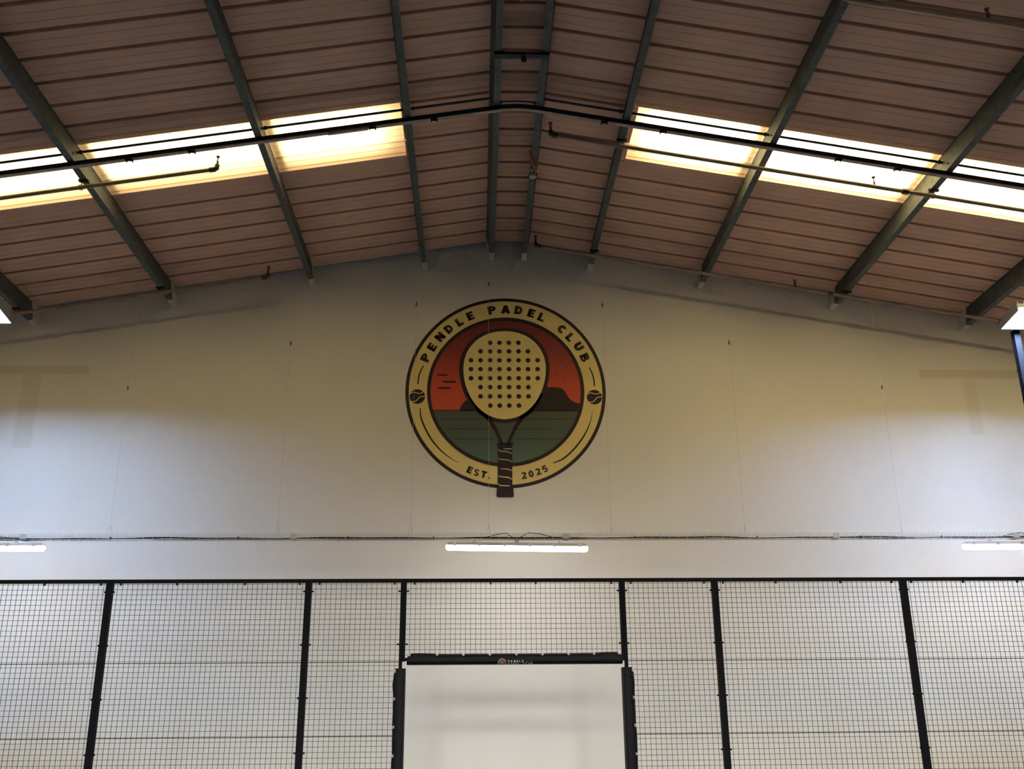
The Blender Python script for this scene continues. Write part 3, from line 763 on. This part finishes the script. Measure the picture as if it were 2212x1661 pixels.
# balls
for bx, by in ((901.5, 856.7), (1284, 858)):
    c = W(bx, by); r = .098
    flat('ball', [circle(c, r, 48)], 2, P_dark)
    p = spline([(c[0]-.092, c[1]+.035), (c[0]-.05, c[1]+.058), (c[0]+.0, c[1]+.045), (c[0]+.05, c[1]+.045), (c[0]+.085, c[1]+.075)])
    flat('ball_seam', stroke(p, .011), 3, P_cream)
    p = spline([(c[0]-.075, c[1]-.068), (c[0]-.02, c[1]-.062), (c[0]+.02, c[1]-.02), (c[0]+.05, c[1]+.0), (c[0]+.1, c[1]+.002)])
    flat('ball_seam', stroke(p, .011), 3, P_cream)
# racket head: egg outlines measured every few degrees
def egg(cx, cy, l, rgt, top, bot, n=72):
    o = []
    for k in range(n):
        a = 2*math.pi*k/n; ca, sa = math.cos(a), math.sin(a)
        x = cx + (rgt-cx if ca > 0 else cx-l)*math.copysign(abs(ca)**(.92 if sa > 0 else 1.0), ca)
        if sa > 0: y = cy - (cy-top)*sa**.98
        else: y = cy + (bot-cy)*abs(sa)
        o.append(W(x, y))
    return o
flat('racket_frame', [egg(1089.5, 797, 992, 1187, 709.5, 914)], 6, P_dark)
# frame shoulders reaching down into the throat
flat('racket_frame', stroke([W(x, y) for x, y in spline([(1010, 850), (1032, 884), (1056, 906), (1070, 926), (1079, 944), (1084, 960)])], [.03]*8+[.05]*10+[.045]*8+[.032]*15), 6, P_dark)
flat('racket_frame', stroke([W(x, y) for x, y in spline([(1172, 850), (1150, 884), (1125, 906), (1112, 926), (1103, 944), (1097, 960)])], [.03]*8+[.05]*10+[.045]*8+[.032]*15), 6, P_dark)
flat('throat_line', stroke([W(x, y) for x, y in spline([(1052, 905), (1064, 922), (1073, 940), (1079, 958)])], .010), 6, P_dark)
flat('throat_line', stroke([W(x, y) for x, y in spline([(1130, 905), (1117, 922), (1109, 940), (1103, 958)])], .010), 6, P_dark)
flat('racket_face', [egg(1090, 797, 1001, 1179, 716, 906)], 7, P_cream)
c2 = lambda x, y: W(740+x/2.966, 500+y/2.966)
for y, xs_ in ((715, (945, 1005, 1065, 1126)), (770, (884, 945, 1005, 1066, 1127, 1187)), (827, (823, 884, 945, 1005, 1066, 1127, 1188, 1249)), (884, (823, 884, 945, 1005, 1066, 1127, 1188, 1249)), (942, (823, 884, 945, 1006, 1067, 1128, 1189, 1250)), (999, (884, 945, 1006, 1067, 1128, 1190)), (1058, (884, 945, 1007, 1068, 1129, 1191)), (1117, (946, 1007, 1068, 1130))):
    for x in xs_: flat('racket_hole', [circle(c2(x, y), .0305, 24)], 8, P_dark)
# handle
flat('handle', [[c5(1024, 514), c5(1192, 514), c5(1186, 560), c5(1187, 960), c5(1034, 960), c5(1036, 700), c5(1032, 560)]], 6, P_dark)
flat('handle_butt', [[c5(1030, 955), c5(1194, 955), c5(1202, 1062), c5(1198, 1074), c5(1188, 1079), c5(1036, 1079), c5(1026, 1074), c5(1022, 1062)]], 6, P_dark)
P_grip = material('print_grip_line', (.42, .40, .33), .6)
for pts, mt in ((((1090, 574), (1130, 578), (1186, 574)), P_grip), (((1034, 582), (1060, 600), (1130, 606), (1184, 624)), P_grip), (((1036, 672), (1060, 686), (1140, 692), (1184, 712)), P_grip), (((1058, 782), (1130, 786), (1188, 802)), P_cream), (((1036, 852), (1060, 866), (1140, 872), (1187, 892)), P_cream), (((1036, 938), (1062, 958), (1160, 962)), P_cream)):
    flat('grip_line', stroke([c5(*q) for q in pts], [.006]+[.014]*(len(pts)-2)+[.011]), 8, mt)
# lettering round the band
def put_letter(ch, cx, cz, ang, h, w, layer, mat, sx=1.0):
    q, gw = glyph(ch, w); ca, sa = math.cos(ang), math.sin(ang); out = []
    for poly in q:
        out.append([(cx+((x-gw/2)*h*sx)*ca-((y-.5)*h)*sa, cz+((x-gw/2)*h*sx)*sa+((y-.5)*h)*ca) for x, y in poly])
    flat('letter', out, layer, mat)
for ch, x, y in (('P', 283, 687), ('E', 355, 578), ('N', 437, 472), ('D', 527, 387), ('L', 637, 318), ('E', 748, 252), ('P', 972, 192), ('A', 1116, 184), ('D', 1253, 191), ('E', 1385, 222), ('L', 1490, 266), ('C', 1703, 390), ('L', 1785, 477), ('U', 1880, 568), ('B', 1940, 685)):
    cx, cz = c4(x, y); ang = math.atan2(cz-LC.z, cx-LC.x)-math.pi/2
    rr = math.hypot(cx-LC.x, cz-LC.z); k = (.875*LR*.5+rr*.5)/rr
    put_letter(ch, LC.x+(cx-LC.x)*k, LC.z+(cz-LC.z)*k, ang, .116, .32, 2, P_letter, 1.14)
for ch, x, y in (('E', 745, 795), ('S', 815, 822), ('T', 890, 841), ('.', 945, 880), ('2', 1307, 852), ('0', 1381, 835), ('2', 1455, 812), ('5', 1524, 783)):
    cx, cz = c5(x, y); ang = math.atan2(cz-LC.z, cx-LC.x)+math.pi/2
    if ch == '.': flat('letter', [circle((cx, cz), .012, 16)], 2, P_letter)
    else: put_letter(ch, cx, cz, ang, .088, .30, 2, P_letter, 1.08)

# ------------------------------------------------------------------ print on the crossbar pad
P_white = material('print_white', (.55, .55, .56), .6)
P_brown = material('print_rust', (.32, .14, .09), .6)
def wrap(x, z, lift):
    """flat print coordinates on the pad front, following the rounded lower edge"""
    zc = PZ0+CR
    if z >= zc: return (x, PYF-lift, z)
    a = (zc-z)/CR
    a = min(a, 1.5)
    return (x, PYF+CR-(CR+lift)*math.cos(a), zc-(CR+lift)*math.sin(a))
def subdiv(poly, n=3):
    """split a quad into strips so that it can bend"""
    a, b, c, d = poly; out = []
    L = lambda p, q, t: (p[0]+(q[0]-p[0])*t, p[1]+(q[1]-p[1])*t)
    for i in range(n):
        for j in range(n):
            g = lambda s, t: L(L(a, b, s), L(d, c, s), t)
            out.append([g(i/n, j/n), g((i+1)/n, j/n), g((i+1)/n, (j+1)/n), g(i/n, (j+1)/n)])
    return out
def pad_print(name, quads, mat, lift=.0012):
    m = MB()
    for q in quads:
        for s in (subdiv(q) if len(q) == 4 else [q]):
            m.add([wrap(x, z, lift) for x, z in s], [(0, 1, 2, 3)])
    return m.build(name, mat, cov)
def pad_text(txt, x, z, h, adv, w=.24):
    for ch in txt:
        if ch != ' ':
            q, gw = glyph(ch, w)
            pad_print('print_letter', [[(x+u*h, z+v*h) for u, v in p] for p in q], P_white)
        x += adv
def pxpad(x, y): return px(x, y, PYF)
x0, zt = pxpad(1097.5, 1426.2); _, zb0 = pxpad(1097.5, 1431)
xe, _ = pxpad(1131, 1428)
hh = zt-zb0
pad_text('PENDLE', x0, zb0, hh, (xe-x0-hh*.68)/5)
xe2, _ = pxpad(1150.5, 1428)
pad_text('PADEL CLUB', x0, zb0-.007-hh, hh, (xe2-x0-hh*.8)/9)
xs2, _ = pxpad(1135, 1428)
pad_text('EST. 2025', xs2, zb0+.001, .008, (xe2-xs2-.006)/8, .2)
lx, lz = pxpad(1084.5, 1431.5); lr = .040
def ringq(ra, rb, n=28):
    return [[(lx+r*math.cos(t), lz+r*math.sin(t)) for r, t in ((ra, 2*math.pi*k/n), (rb, 2*math.pi*k/n), (rb, 2*math.pi*(k+1)/n), (ra, 2*math.pi*(k+1)/n))] for k in range(n)]
pad_print('print_roundel', ringq(.029, .039), P_brown, .0012)
pad_print('print_roundel', ringq(.0375, .0400), P_white, .0016)
pad_print('print_roundel', ringq(.017, .028), material('print_deep_red', (.16, .03, .03), .6), .0012)
pad_print('print_roundel', ringq(.0, .016), material('print_tan', (.30, .22, .15), .6), .0014)
